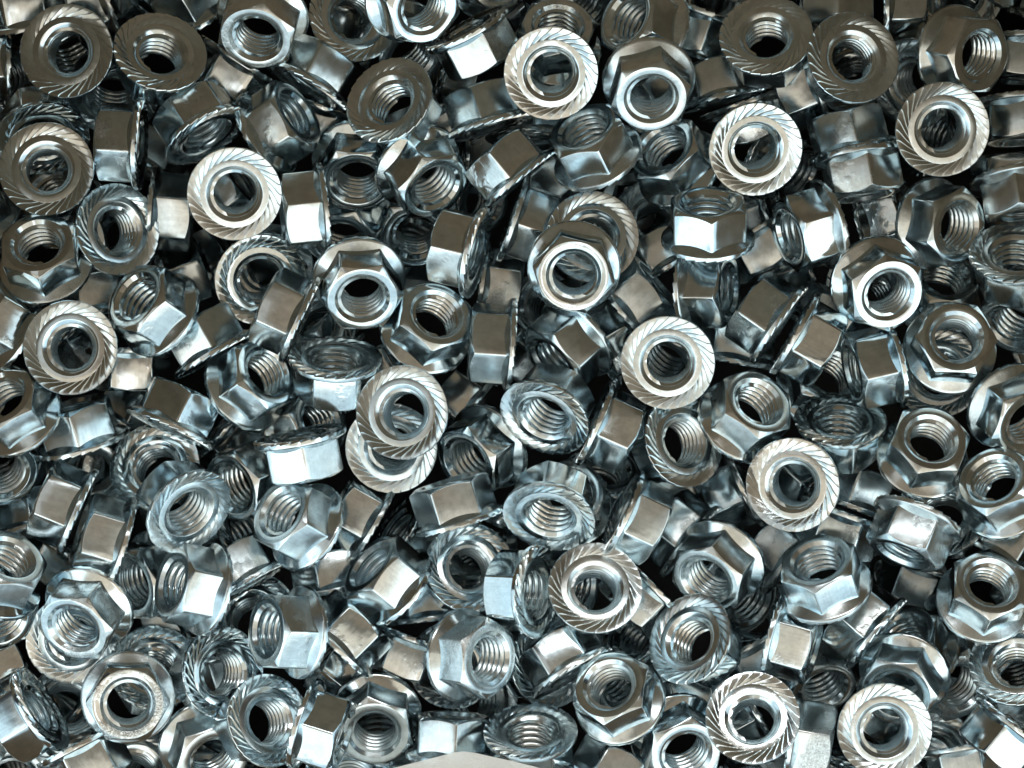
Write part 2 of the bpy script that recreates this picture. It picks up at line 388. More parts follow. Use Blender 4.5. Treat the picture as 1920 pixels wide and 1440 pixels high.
(-52.51,-52.63,-5.88,0.0553,0.9480,-0.0148,-0.3131,"zinc nut with serrated face tipped to right, bottom row, left centre"),
(-78.92,-65.22,-4.94,0.5765,0.6764,-0.1210,0.4422,"zinc nut on its side, hex pointing lower right, bottom row, far left"),
(-22.06,-11.82,-6.15,0.1016,-0.9947,0.0070,-0.0174,"left of two nuts with serrated face square on, lower row, left centre"),
(-3.75,-11.16,-10.41,0.9075,0.1632,-0.3558,0.1525,"zinc nut with hex end up, tipped to lower left, lower row, centre"),
(79.67,60.42,-3.70,0.8303,0.2359,0.1847,0.4700,"zinc nut with hex end up, tipped to right, top row, far right"),
(63.00,41.93,-4.43,0.5021,0.5172,-0.4187,0.5524,"second from left of nuts on side, hex pointing down, top row, far right"),
(33.51,-29.64,-14.64,0.5568,-0.1338,-0.7546,-0.3205,"left of two nuts on side, hex pointing upper left, lower row, right centre"),
(59.79,-6.29,-4.79,0.4684,0.8720,-0.1175,0.0800,"zinc nut with serrated face tipped to top, lower row, far right"),
(67.09,-46.04,-7.46,0.5519,-0.1631,-0.7630,-0.2943,"zinc nut on its side, hex pointing upper left, bottom row, far right"),
(-7.55,-33.31,-5.16,0.1439,0.9805,-0.0173,-0.1327,"zinc nut with serrated face tipped to upper right, lower row, centre"),
(-25.10,-60.51,-11.25,0.9259,0.1824,-0.0567,0.3260,"zinc nut with hex end up, tipped to bottom, bottom row, left centre"),
(11.17,-52.85,-4.25,0.4539,-0.2032,-0.7607,-0.4173,"zinc nut on its side, hex pointing upper left, bottom row, centre"),
(-67.43,32.38,-15.20,0.1288,0.7281,0.0752,0.6691,"second from left of nuts on side, hex pointing right, upper row, far left"),
(-6.16,18.42,-17.46,0.2165,0.7000,0.1226,0.6694,"left of two nuts on side, hex pointing right, upper row, centre"),
(-65.59,-15.01,-8.12,0.1764,0.9819,0.0352,0.0601,"zinc nut with serrated face tipped to top, lower row, far left"),
(-47.79,-36.96,-9.99,0.5446,-0.2938,-0.6792,-0.3947,"left of two nuts on side, hex pointing upper left, lower row, left centre"),
(-6.44,-5.35,-21.33,0.5984,-0.0569,-0.7304,-0.3245,"zinc nut on its side, hex pointing upper left, lower row, centre"),
(-57.21,-65.82,-12.20,0.9551,0.2042,0.1660,0.1359,"zinc nut with hex end up, tipped to lower right, bottom row, left centre"),
(-29.88,-72.02,-11.33,0.3328,0.9424,0.0083,-0.0311,"zinc nut with serrated face tipped to top, bottom row, left centre"),
(-37.88,54.19,-7.90,0.3271,-0.6316,-0.3914,-0.5839,"zinc nut on its side, hex pointing upper right, top row, left centre"),
(12.26,8.75,-5.48,0.8488,0.3262,-0.4127,0.0529,"zinc nut with hex end up, tipped to lower left, upper row, centre"),
(47.57,-45.65,-4.91,0.2612,0.6017,0.0524,0.7530,"left of two nuts on side, hex pointing right, bottom row, right centre"),
(75.67,-51.33,-15.85,0.8602,-0.4234,-0.1556,0.2380,"zinc nut with hex end up, tipped to upper left, bottom row, far right"),
(-46.41,-16.59,-12.53,0.9174,0.1025,-0.3534,0.1517,"zinc nut with hex end up, tipped to lower left, lower row, left centre"),
(-66.02,-52.16,-11.66,0.2676,0.9578,0.0053,-0.1046,"zinc nut with serrated face tipped to top, bottom row, far left"),
(-96.34,-39.15,-8.94,0.9266,0.2852,0.2266,0.0933,"zinc nut with hex end up, tipped to lower right, bottom row, far left"),
(91.70,37.59,-5.23,0.4631,0.4051,-0.4500,0.6472,"zinc nut on its side, hex pointing down, upper row, far right"),
(16.38,-73.53,-5.77,0.1908,-0.5449,-0.5084,-0.6389,"zinc nut on its side, hex pointing upper right, bottom row, centre"),
(-8.35,64.99,-4.48,0.3629,0.7294,-0.3274,0.4786,"right of two nuts on side, hex pointing lower right, top row, centre"),
(26.22,64.02,-6.18,0.8839,-0.2338,-0.3418,0.2172,"zinc nut with hex end up, tipped to left, top row, right centre"),
(20.61,13.77,-12.39,0.0659,-0.5167,-0.3642,-0.7720,"zinc nut on its side, hex pointing upper right, upper row, right centre"),
(44.36,-18.80,-20.45,0.6446,0.2682,-0.7137,0.0563,"zinc nut on its side, hex pointing lower left, lower row, right centre"),
(50.70,-64.42,-7.49,0.1718,0.6551,0.0416,0.7346,"right of two nuts on side, hex pointing right, bottom row, right centre"),
(26.30,-36.93,-10.67,0.7044,0.3974,-0.5742,0.1273,"zinc nut on its side, hex pointing lower left, bottom row, right centre"),
(-95.92,-13.27,-11.55,0.9482,0.2307,0.2003,0.0867,"zinc nut with hex end up, tipped to lower right, lower row, far left"),
(-98.98,-53.00,-14.65,0.0026,-0.6795,-0.3893,-0.6218,"zinc nut on its side, hex pointing upper right, bottom row, far left"),
(-15.38,-44.37,-16.88,0.3869,-0.3421,-0.6511,-0.5562,"left of two nuts on side, hex pointing up, bottom row, centre"),
(83.85,-66.98,-14.09,0.5521,0.5275,-0.3656,0.5323,"right of two nuts on side, hex pointing down, bottom row, far right"),
(-45.18,45.62,-7.13,0.0153,0.4664,0.2733,0.8411,"zinc nut with hex end up, tipped to upper right, top row, left centre"),
(31.23,39.22,-10.02,0.8527,-0.3403,-0.1446,0.3690,"zinc nut with hex end up, tipped to upper left, top row, right centre"),
(32.29,17.31,-7.89,0.3323,0.5002,0.2060,0.7726,"zinc nut with hex end up, tipped to right, upper row, right centre"),
(77.94,2.18,-7.53,0.1018,0.9912,-0.0088,0.0837,"zinc nut with serrated face square on, upper row, far right"),
(62.34,-23.02,-14.18,0.3542,-0.5387,-0.4537,-0.6152,"zinc nut on its side, hex pointing up, lower row, far right"),
(61.76,-23.45,-12.24,0.6373,0.5154,-0.4965,0.2860,"zinc nut on its side, hex pointing down, lower row, far right"),
(77.49,-75.71,-27.89,0.9389,-0.3319,0.0575,-0.0710,"left of two nuts with hex end up, tipped to top, bottom row, far right"),
(-11.04,-68.44,-6.48,0.2066,-0.2312,-0.6688,-0.6757,"right of two nuts on side, hex pointing up, bottom row, centre"),
(-85.14,44.22,-3.93,0.3852,-0.9157,0.0207,0.1125,"zinc nut with serrated face tipped to bottom, top row, far left"),
(-40.90,-8.86,-16.40,0.9069,-0.1623,0.3849,-0.0551,"zinc nut with hex end up, tipped to right, lower row, left centre"),
(-25.28,-25.65,-13.06,0.6587,-0.0276,-0.6649,-0.3511,"right of two nuts on side, hex pointing upper left, lower row, left centre"),
(-69.55,-71.72,-14.21,0.2267,0.9613,-0.0082,-0.1561,"right of two nuts with serrated face tipped to upper right, bottom row, far left"),
(52.83,-33.52,-19.75,0.5168,-0.0614,-0.7697,-0.3697,"right of two nuts on side, hex pointing upper left, lower row, right centre"),
(-3.81,46.54,-6.67,0.5238,-0.3800,-0.6095,-0.4580,"zinc nut on its side, hex pointing up, top row, centre"),
(10.25,-23.06,-16.99,0.9675,-0.1865,0.0510,0.1628,"zinc nut with hex end up, tipped to top, lower row, centre"),
(80.67,-54.02,-22.45,0.9635,0.1744,0.1409,0.1459,"zinc nut with hex end up, tipped to lower right, bottom row, far right"),
(7.31,-51.44,-11.80,0.0538,0.9665,-0.0144,-0.2507,"right of two nuts with serrated face tipped to right, bottom row, centre"),
(44.41,-48.93,-19.38,0.5276,0.6288,-0.1793,0.5424,"zinc nut on its side, hex pointing lower right, bottom row, right centre"),
(-55.13,44.69,-3.01,0.5476,-0.7889,-0.1093,0.2567,"zinc nut with serrated face tipped to lower right, top row, far left"),
(-18.46,31.58,-20.86,0.9583,0.2725,0.0147,0.0847,"zinc nut with hex end up, tipped to bottom, upper row, centre"),
(-65.20,-35.12,-14.26,0.9376,0.0924,-0.3316,0.0496,"left of two nuts with hex end up, tipped to left, bottom row, far left"),
(82.50,-70.98,-33.16,0.2109,0.9733,-0.0475,-0.0774,"zinc nut with serrated face tipped to upper right, bottom row, far right"),
(-50.37,60.39,-14.17,0.6824,0.5409,-0.4788,0.1119,"zinc nut on its side, hex pointing lower left, top row, left centre"),
(62.77,42.24,-9.42,0.2711,-0.1038,-0.7083,-0.6435,"left of two nuts on side, hex pointing up, top row, far right"),
(92.72,52.31,-8.04,0.5191,0.5046,-0.4503,0.5226,"third from left of nuts on side, hex pointing down, top row, far right"),
(94.97,15.56,-9.65,0.8849,0.3824,-0.2633,-0.0363,"zinc nut with hex end up, tipped to lower left, upper row, far right"),
(-18.30,-47.23,-16.71,0.7023,0.5097,-0.4266,0.2547,"zinc nut on its side, hex pointing down, bottom row, left centre"),
(-31.69,31.95,-24.44,0.9294,0.3628,-0.0414,0.0533,"left of two nuts with hex end up, tipped to bottom, upper row, left centre"),
(-33.16,-39.11,-16.65,0.4631,-0.3899,-0.6151,-0.5051,"zinc nut on its side, hex pointing up, lower row, left centre"),
(-65.24,18.85,-24.96,0.0283,-0.6809,-0.2149,-0.6996,"third from left of nuts on side, hex pointing right, upper row, far left"),
(79.25,-23.47,-10.62,0.2127,0.9702,-0.0092,0.1155,"zinc nut with serrated face tipped to upper left, lower row, far right"),
(89.44,-43.20,-29.43,0.6683,0.3649,-0.6361,0.1247,"left of two nuts on side, hex pointing lower left, bottom row, far right"),
(90.65,-32.52,-18.88,0.1183,-0.4366,-0.5360,-0.7128,"zinc nut on its side, hex pointing upper right, lower row, far right"),
(44.40,28.24,-16.03,0.4901,0.6457,-0.2157,0.5444,"left of two nuts on side, hex pointing lower right, upper row, right centre"),
(94.93,5.18,-23.28,0.0877,0.5654,0.2861,0.7686,"zinc nut on its side, hex pointing right, upper row, far right"),
(34.23,-62.15,-13.42,0.3628,-0.3025,-0.6900,-0.5485,"zinc nut on its side, hex pointing up, bottom row, right centre"),
(94.06,35.63,-21.56,0.3298,-0.2505,-0.6362,-0.6510,"right of two nuts on side, hex pointing up, top row, far right"),
(-77.08,12.72,-13.09,0.5102,-0.3891,-0.5625,-0.5214,"zinc nut on its side, hex pointing up, upper row, far left"),
(-70.27,6.75,-11.73,0.6355,0.6392,-0.3073,0.3052,"zinc nut on its side, hex pointing down, upper row, far left"),
(80.46,-35.64,-40.12,0.6471,0.4935,-0.4962,0.3025,"left of two nuts on side, hex pointing down, bottom row, far right"),
(8.10,61.23,-12.29,0.9591,-0.2703,0.0420,0.0731,"zinc nut with hex end up, tipped to top, top row, centre"),
(94.69,63.74,-10.10,0.5909,0.5564,-0.4103,0.4159,"fourth from left of nuts on side, hex pointing down, top row, far right"),
(15.41,5.92,-13.65,0.1235,-0.6492,-0.2383,-0.7117,"zinc nut on its side, hex pointing upper right, upper row, centre"),
(-84.03,26.73,-15.90,0.0168,0.7002,0.2819,0.6557,"leftmost of nuts on side, hex pointing right, upper row, far left"),
(30.15,21.91,-21.81,0.4841,-0.1547,-0.6841,-0.5232,"left of two nuts on side, hex pointing upper left, upper row, right centre"),
(16.92,14.61,-27.19,0.6913,0.3094,-0.6496,-0.0664,"third from left of nuts on side, hex pointing left, upper row, centre"),
(40.99,3.86,-16.51,0.2761,-0.3740,-0.5865,-0.6632,"zinc nut on its side, hex pointing up, upper row, right centre"),
(-62.89,-43.02,-26.00,0.7605,0.2608,-0.5924,-0.0525,"zinc nut on its side, hex pointing left, bottom row, far left"),
(38.97,52.29,-14.07,0.3995,-0.2347,-0.6637,-0.5873,"zinc nut on its side, hex pointing up, top row, right centre"),
(57.89,9.28,-17.13,0.1664,-0.4287,-0.4792,-0.7476,"zinc nut on its side, hex pointing upper right, upper row, far right"),
(56.81,56.03,-13.06,0.6482,0.3421,-0.6753,-0.0815,"zinc nut on its side, hex pointing left, top row, right centre"),
(29.00,-16.48,-31.27,0.5079,0.6559,-0.1887,0.5256,"right of two nuts on side, hex pointing lower right, lower row, right centre"),
(-28.85,67.29,-7.47,0.0662,0.9842,-0.0046,-0.1640,"zinc nut with serrated face tipped to right, top row, left centre"),
(-35.90,52.77,-21.31,0.6527,0.5845,-0.4401,0.1965,"zinc nut on its side, hex pointing down, top row, left centre"),
(-22.76,43.33,-21.41,0.0363,-0.6779,-0.2081,-0.7042,"zinc nut on its side, hex pointing right, top row, centre"),
(-23.69,-1.47,-15.04,0.5191,-0.1957,-0.6678,-0.4962,"third from left of nuts on side, hex pointing upper left, upper row, left centre"),
(60.26,73.63,-11.77,0.4985,0.4340,-0.5062,0.5539,"leftmost of nuts on side, hex pointing down, top row, far right"),
(73.69,55.32,-10.78,0.1535,-0.9362,0.0304,-0.3147,"zinc nut with serrated face tipped to lower left, top row, far right"),
(34.78,68.95,-12.60,0.6157,0.5117,-0.5220,0.2945,"left of two nuts on side, hex pointing down, top row, right centre"),
(-14.19,53.89,-32.34,0.4661,0.7144,-0.2024,0.4811,"left of two nuts on side, hex pointing lower right, top row, centre"),
(69.17,70.32,-14.63,0.2099,0.6270,0.1724,0.7301,"zinc nut on its side, hex pointing right, top row, far right"),
(43.35,53.45,-21.54,0.4939,0.6699,-0.2907,0.4719,"right of two nuts on side, hex pointing down, top row, right centre"),
(-11.51,-53.50,-24.60,0.0447,-0.9964,0.0050,-0.0714,"zinc nut with serrated face square on, bottom row, centre"),
(-81.02,-47.26,-10.43,0.1048,-0.9918,0.0149,0.0723,"zinc nut with serrated face tipped to lower right, bottom row, far left"),
(-90.26,66.56,-15.35,0.5070,-0.3023,-0.5033,-0.6312,"zinc nut on its side, hex pointing up, top row, far left"),
(-94.35,60.49,-21.42,0.7546,0.1533,-0.6125,-0.1784,"leftmost of nuts on side, hex pointing left, top row, far left"),
(-74.96,71.78,-15.91,0.7312,0.3440,-0.5737,-0.1336,"second from left of nuts on side, hex pointing left, top row, far left"),
(-58.71,69.29,-17.48,0.7194,-0.2199,-0.4384,-0.4918,"zinc nut with hex end up, tipped to upper left, top row, far left"),
(57.13,-53.27,-29.93,0.7925,0.3363,-0.0564,0.5056,"right of two buried with hex end up, tipped to lower right, bottom row, right centre"),
(79.01,15.09,-16.91,0.9411,-0.3344,0.0492,0.0065,"dark half-buried nut with hex end up, tipped to top, upper row, far right"),
(66.97,30.16,-17.94,0.3153,-0.5131,0.0577,-0.7962,"dark half-buried nut on its side, hex pointing right, upper row, far right"),
(-56.95,34.21,-26.22,0.3805,-0.5996,-0.0652,-0.7010,"dark half-buried nut on its side, hex pointing upper right, upper row, left centre"),
(57.61,-1.39,-22.46,0.9203,-0.1815,0.1793,0.2967,"dark half-buried nut with hex end up, tipped to upper right, upper row, far right"),
(49.61,43.51,-32.46,0.8325,0.3733,0.2886,0.2904,"dark half-buried nut with hex end up, tipped to lower right, top row, right centre"),
(-22.23,65.82,-24.99,0.8690,0.3748,0.1090,0.3041,"dark half-buried nut with hex end up, tipped to lower right, top row, left centre"),
(40.94,-38.78,-32.17,0.7452,0.3709,0.1347,0.5375,"left of two buried with hex end up, tipped to lower right, bottom row, right centre"),
(-22.09,-27.02,-18.17,0.1532,0.7638,-0.2906,0.5556,"dark half-buried nut with serrated face tipped to upper left, lower row, centre"),
(-73.85,52.47,-10.83,0.3760,-0.8992,0.1952,0.1096,"dark half-buried nut with serrated face tipped to bottom, top row, far left"),
(32.00,8.61,-29.91,0.8655,0.2414,-0.3325,0.2866,"dark half-buried nut with hex end up, tipped to lower left, upper row, right centre"),
(78.57,47.57,-22.35,0.0375,0.8592,-0.1159,0.4969,"left of two buried with serrated face tipped to left, top row, far right"),
(27.94,-51.37,-25.12,0.8597,-0.3687,-0.2846,0.2099,"dark half-buried nut with hex end up, tipped to upper left, bottom row, right centre"),
(-83.17,9.22,-27.73,0.2379,0.5788,-0.3305,0.7065,"dark half-buried nut on its side, hex pointing lower right, upper row, far left"),
(52.42,-15.68,-29.18,0.2536,0.4897,-0.2206,0.8045,"dark half-buried nut on its side, hex pointing lower right, lower row, right centre"),
(47.06,-61.87,-30.01,0.6730,0.2299,-0.6891,0.1391,"dark half-buried nut on its side, hex pointing lower left, bottom row, right centre"),
(-6.82,-31.02,-28.81,0.9502,0.0226,-0.1326,0.2811,"dark half-buried nut with hex end up, tipped to lower left, lower row, centre"),
(-48.96,-43.15,-18.92,0.1941,0.9183,-0.3274,0.1093,"dark half-buried nut with serrated face tipped to top, bottom row, left centre"),
(-29.85,-56.13,-26.48,0.6814,-0.1507,-0.6248,-0.3501,"dark half-buried nut on its side, hex pointing upper left, bottom row, left centre"),
(27.82,31.86,-31.12,0.1626,0.9830,-0.0848,-0.0111,"dark half-buried nut with serrated face tipped to top, upper row, right centre"),
(-89.05,-27.87,-21.08,0.5280,-0.4760,-0.5823,-0.3945,"dark half-buried nut on its side, hex pointing up, lower row, far left"),
(9.28,14.63,-43.78,0.9607,-0.1060,-0.2032,0.1568,"dark half-buried nut with hex end up, tipped to left, upper row, centre"),
(-51.43,24.75,-35.07,0.3548,0.5682,-0.3265,0.6669,"dark half-buried nut on its side, hex pointing lower right, upper row, left centre"),
(-20.81,22.94,-35.38,0.8815,-0.3860,0.2625,0.0714,"dark half-buried nut with hex end up, tipped to upper right, upper row, centre"),
(3.32,45.92,-22.23,0.4888,-0.5588,-0.4931,-0.4534,"dark half-buried nut on its side, hex pointing up, top row, centre"),
(-45.84,21.93,-22.90,0.9999,-0.0080,0.0074,0.0085,"dark half-buried nut with hex end facing straight up, upper row, left centre"),
(73.59,-62.72,-44.24,0.5459,0.2201,-0.6338,0.5019,"dark half-buried nut on its side, hex pointing lower left, bottom row, far right"),
(-73.93,-8.73,-24.40,0.3726,-0.6714,-0.3342,-0.5465,"dark half-buried nut on its side, hex pointing upper right, lower row, far left"),
(-71.07,40.67,-26.26,0.2615,-0.5694,-0.4892,-0.6067,"dark half-buried nut on its side, hex pointing upper right, top row, far left"),
(6.48,-37.56,-22.51,0.8268,0.2334,0.4074,0.3100,"dark half-buried nut with hex end up, tipped to right, bottom row, centre"),
(65.39,58.50,-23.14,0.1721,0.9589,-0.1967,0.1108,"dark half-buried nut with serrated face tipped to top, top row, far right"),
(-85.12,-62.67,-25.86,0.9658,-0.1793,0.1494,0.1132,"dark half-buried nut with hex end facing straight up, bottom row, far left"),
(-55.42,-7.75,-22.61,0.3844,0.7720,-0.0554,0.5031,"dark half-buried nut on its side, hex pointing lower right, lower row, left centre"),
(-34.32,6.07,-32.48,0.7260,-0.2683,-0.5276,-0.3500,"dark half-buried nut on its side, hex pointing upper left, upper row, left centre"),
(-83.49,62.35,-28.32,0.3773,-0.8597,0.1561,0.3068,"dark half-buried nut with serrated face tipped to lower right, top row, far left"),
(16.48,-21.43,-36.48,0.8594,-0.3022,0.2346,0.3393,"dark half-buried nut with hex end up, tipped to top, lower row, centre"),
(-60.10,21.81,-40.35,0.6337,-0.2597,-0.6038,-0.4079,"dark half-buried nut on its side, hex pointing upper left, upper row, far left"),
(-99.21,30.94,-15.50,0.8532,-0.3058,0.0218,0.4219,"dark half-buried nut with hex end up, tipped to top, upper row, far left"),
(-15.64,61.93,-44.00,0.0713,-0.7320,0.2767,-0.6185,"left of two buried on side, hex pointing right, top row, centre"),
(-85.36,32.92,-32.55,0.9117,-0.2723,-0.0861,0.2954,"dark half-buried nut with hex end up, tipped to upper left, upper row, far left"),
(-83.34,-64.38,-35.13,0.6649,-0.3077,-0.6526,-0.1933,"dark half-buried nut on its side, hex pointing upper left, bottom row, far left"),
(-26.44,68.86,-29.25,0.6646,-0.1441,-0.7316,-0.0477,"dark half-buried nut on its side, hex pointing left, top row, left centre"),
(-5.11,-61.40,-37.89,0.2458,0.8093,-0.4633,-0.2643,"dark half-buried nut with serrated face tipped to right, bottom row, centre"),
(83.60,72.96,-17.98,0.0318,-0.8990,0.3925,-0.1917,"right of two buried with serrated face tipped to left, top row, far right"),
(-0.01,7.91,-51.87,0.2806,0.6490,-0.1357,0.6940,"dark half-buried nut on its side, hex pointing lower right, upper row, centre"),
(-11.01,45.20,-47.03,0.0865,-0.7704,0.1388,-0.6163,"right of two buried on side, hex pointing right, top row, centre"),
(-85.67,-31.47,-35.59,0.6813,0.4730,-0.5294,0.1783,"dark half-buried nut on its side, hex pointing lower left, lower row, far left"),
(-4.91,77.72,-25.30,0.9160,0.1425,0.1281,0.3524,"left of two buried with hex end up, tipped to lower right, top row, centre"),
(29.85,50.60,-26.03,0.5620,-0.2910,-0.6753,-0.3786,"dark half-buried nut on its side, hex pointing upper left, top row, right centre"),
(-79.43,-15.31,-21.76,0.9651,0.1251,0.0551,0.2234,"dark half-buried nut with hex end facing straight up, lower row, far left"),
(-10.77,37.28,-50.36,0.8974,0.1816,0.3068,0.2598,"dark half-buried nut with hex end up, tipped to right, upper row, centre"),
(16.16,-54.01,-30.16,0.9082,0.2393,0.3161,0.1342,"dark half-buried nut with hex end up, tipped to lower right, bottom row, centre"),
(-76.88,-16.91,-31.28,0.8271,-0.2312,-0.4937,0.1369,"dark half-buried nut on its side, hex pointing left, lower row, far left"),
(-71.63,76.88,-30.48,0.6101,0.4411,-0.6582,0.0042,"dark half-buried nut on its side, hex pointing lower left, top row, far left"),
(-97.59,61.14,-42.77,0.1002,0.8642,-0.0319,-0.4919,"dark half-buried nut with serrated face tipped to right, top row, far left"),
(-50.11,-27.62,-24.18,0.4268,0.7762,-0.3517,-0.3027,"dark half-buried nut with serrated face tipped to upper right, lower row, left centre"),
(-57.71,-50.83,-33.48,0.3704,0.5774,-0.4818,0.5452,"dark half-buried nut on its side, hex pointing down, bottom row, left centre"),
(5.39,36.22,-34.70,0.4122,-0.6472,-0.1119,-0.6314,"dark half-buried nut on its side, hex pointing upper right, top row, centre"),
(24.48,33.98,-43.88,0.9838,0.1077,0.1169,0.0825,"dark half-buried nut with hex end up, tipped to lower right, upper row, right centre"),
(58.00,21.19,-34.22,0.6603,0.0089,-0.7218,0.2071,"right of two buried on side, hex pointing left, upper row, right centre"),
(67.05,-72.40,-36.09,0.5587,0.5083,-0.5381,0.3741,"dark half-buried nut on its side, hex pointing down, bottom row, far right"),
(-25.61,-72.39,-34.33,0.8241,-0.5448,0.0705,0.1385,"dark half-buried nut with hex end up, tipped to top, bottom row, left centre"),
(67.61,15.12,-40.84,0.9484,-0.0088,0.2229,0.2253,"dark half-buried nut with hex end up, tipped to right, upper row, far right"),
(100.07,-52.97,-53.89,0.9203,0.2990,-0.0240,0.2510,"dark half-buried nut with hex end up, tipped to bottom, bottom row, far right"),
(48.37,35.50,-40.61,0.2471,-0.8769,0.4100,0.0429,"dark half-buried nut with serrated face tipped to bottom, upper row, right centre"),
(52.10,33.99,-44.89,0.5668,0.0150,-0.8005,0.1941,"left of two buried on side, hex pointing left, upper row, right centre"),
(75.85,-39.32,-47.15,0.3525,0.8709,-0.2280,-0.2555,"dark half-buried nut with serrated face tipped to upper right, bottom row, far right"),
(9.39,76.78,-30.92,0.7533,0.4044,0.0466,0.5165,"right of two buried with hex end up, tipped to lower right, top row, centre"),
(87.51,76.61,-10.27,0.0400,-0.4052,-0.1730,-0.8968,"dark half-buried nut with hex end up, tipped to upper right, top row, far right"),
(-55.72,-69.35,-33.48,0.5700,0.4683,-0.5973,0.3145,"dark half-buried nut on its side, hex pointing lower left, bottom row, left centre"),
(-15.66,-73.71,-22.88,0.8118,0.1662,-0.5201,0.2069,"dark half-buried nut on its side, hex pointing lower left, bottom row, centre"),
(-37.35,11.69,-21.19,0.0771,0.9406,-0.3007,0.1375,"dark half-buried nut with serrated face tipped to upper left, upper row, left centre"),
(-75.18,27.87,-35.43,0.1857,-0.9268,-0.0109,0.3263,"dark half-buried nut with serrated face tipped to lower right, upper row, far left"),
(85.62,77.11,-32.91,0.1084,0.5168,-0.2743,0.8037,"dark half-buried nut on its side, hex pointing lower right, top row, far right"),
(26.01,35.93,-60.12,0.1571,0.5355,-0.4897,0.6699,"dark half-buried nut on its side, hex pointing lower right, upper row, right centre"),
(3.79,78.97,-47.35,0.6485,0.3895,-0.6416,0.1268,"dark half-buried nut on its side, hex pointing lower left, top row, centre"),
(99.74,66.06,-14.62,0.3746,-0.4932,-0.4066,-0.6717,"dark half-buried nut on its side, hex pointing up, top row, far right"),
(-95.24,-74.47,-31.17,0.3340,0.7884,-0.3941,-0.3339,"dark half-buried nut with serrated face tipped to right, bottom row, far left"),
(-97.66,-17.14,-33.58,0.3015,-0.9096,0.0544,0.2805,"dark half-buried nut with serrated face tipped to lower right, lower row, far left"),
(-5.78,-41.03,-39.73,0.7485,-0.4299,0.0763,0.4991,"dark half-buried nut with hex end up, tipped to upper left, bottom row, centre"),
(32.67,79.23,-41.88,0.0439,0.6024,-0.2167,0.7670,"dark half-buried nut on its side, hex pointing lower right, top row, right centre"),
(47.88,-44.51,-38.35,0.2984,0.8685,-0.3876,0.0797,"dark half-buried nut with serrated face tipped to top, bottom row, right centre"),
]
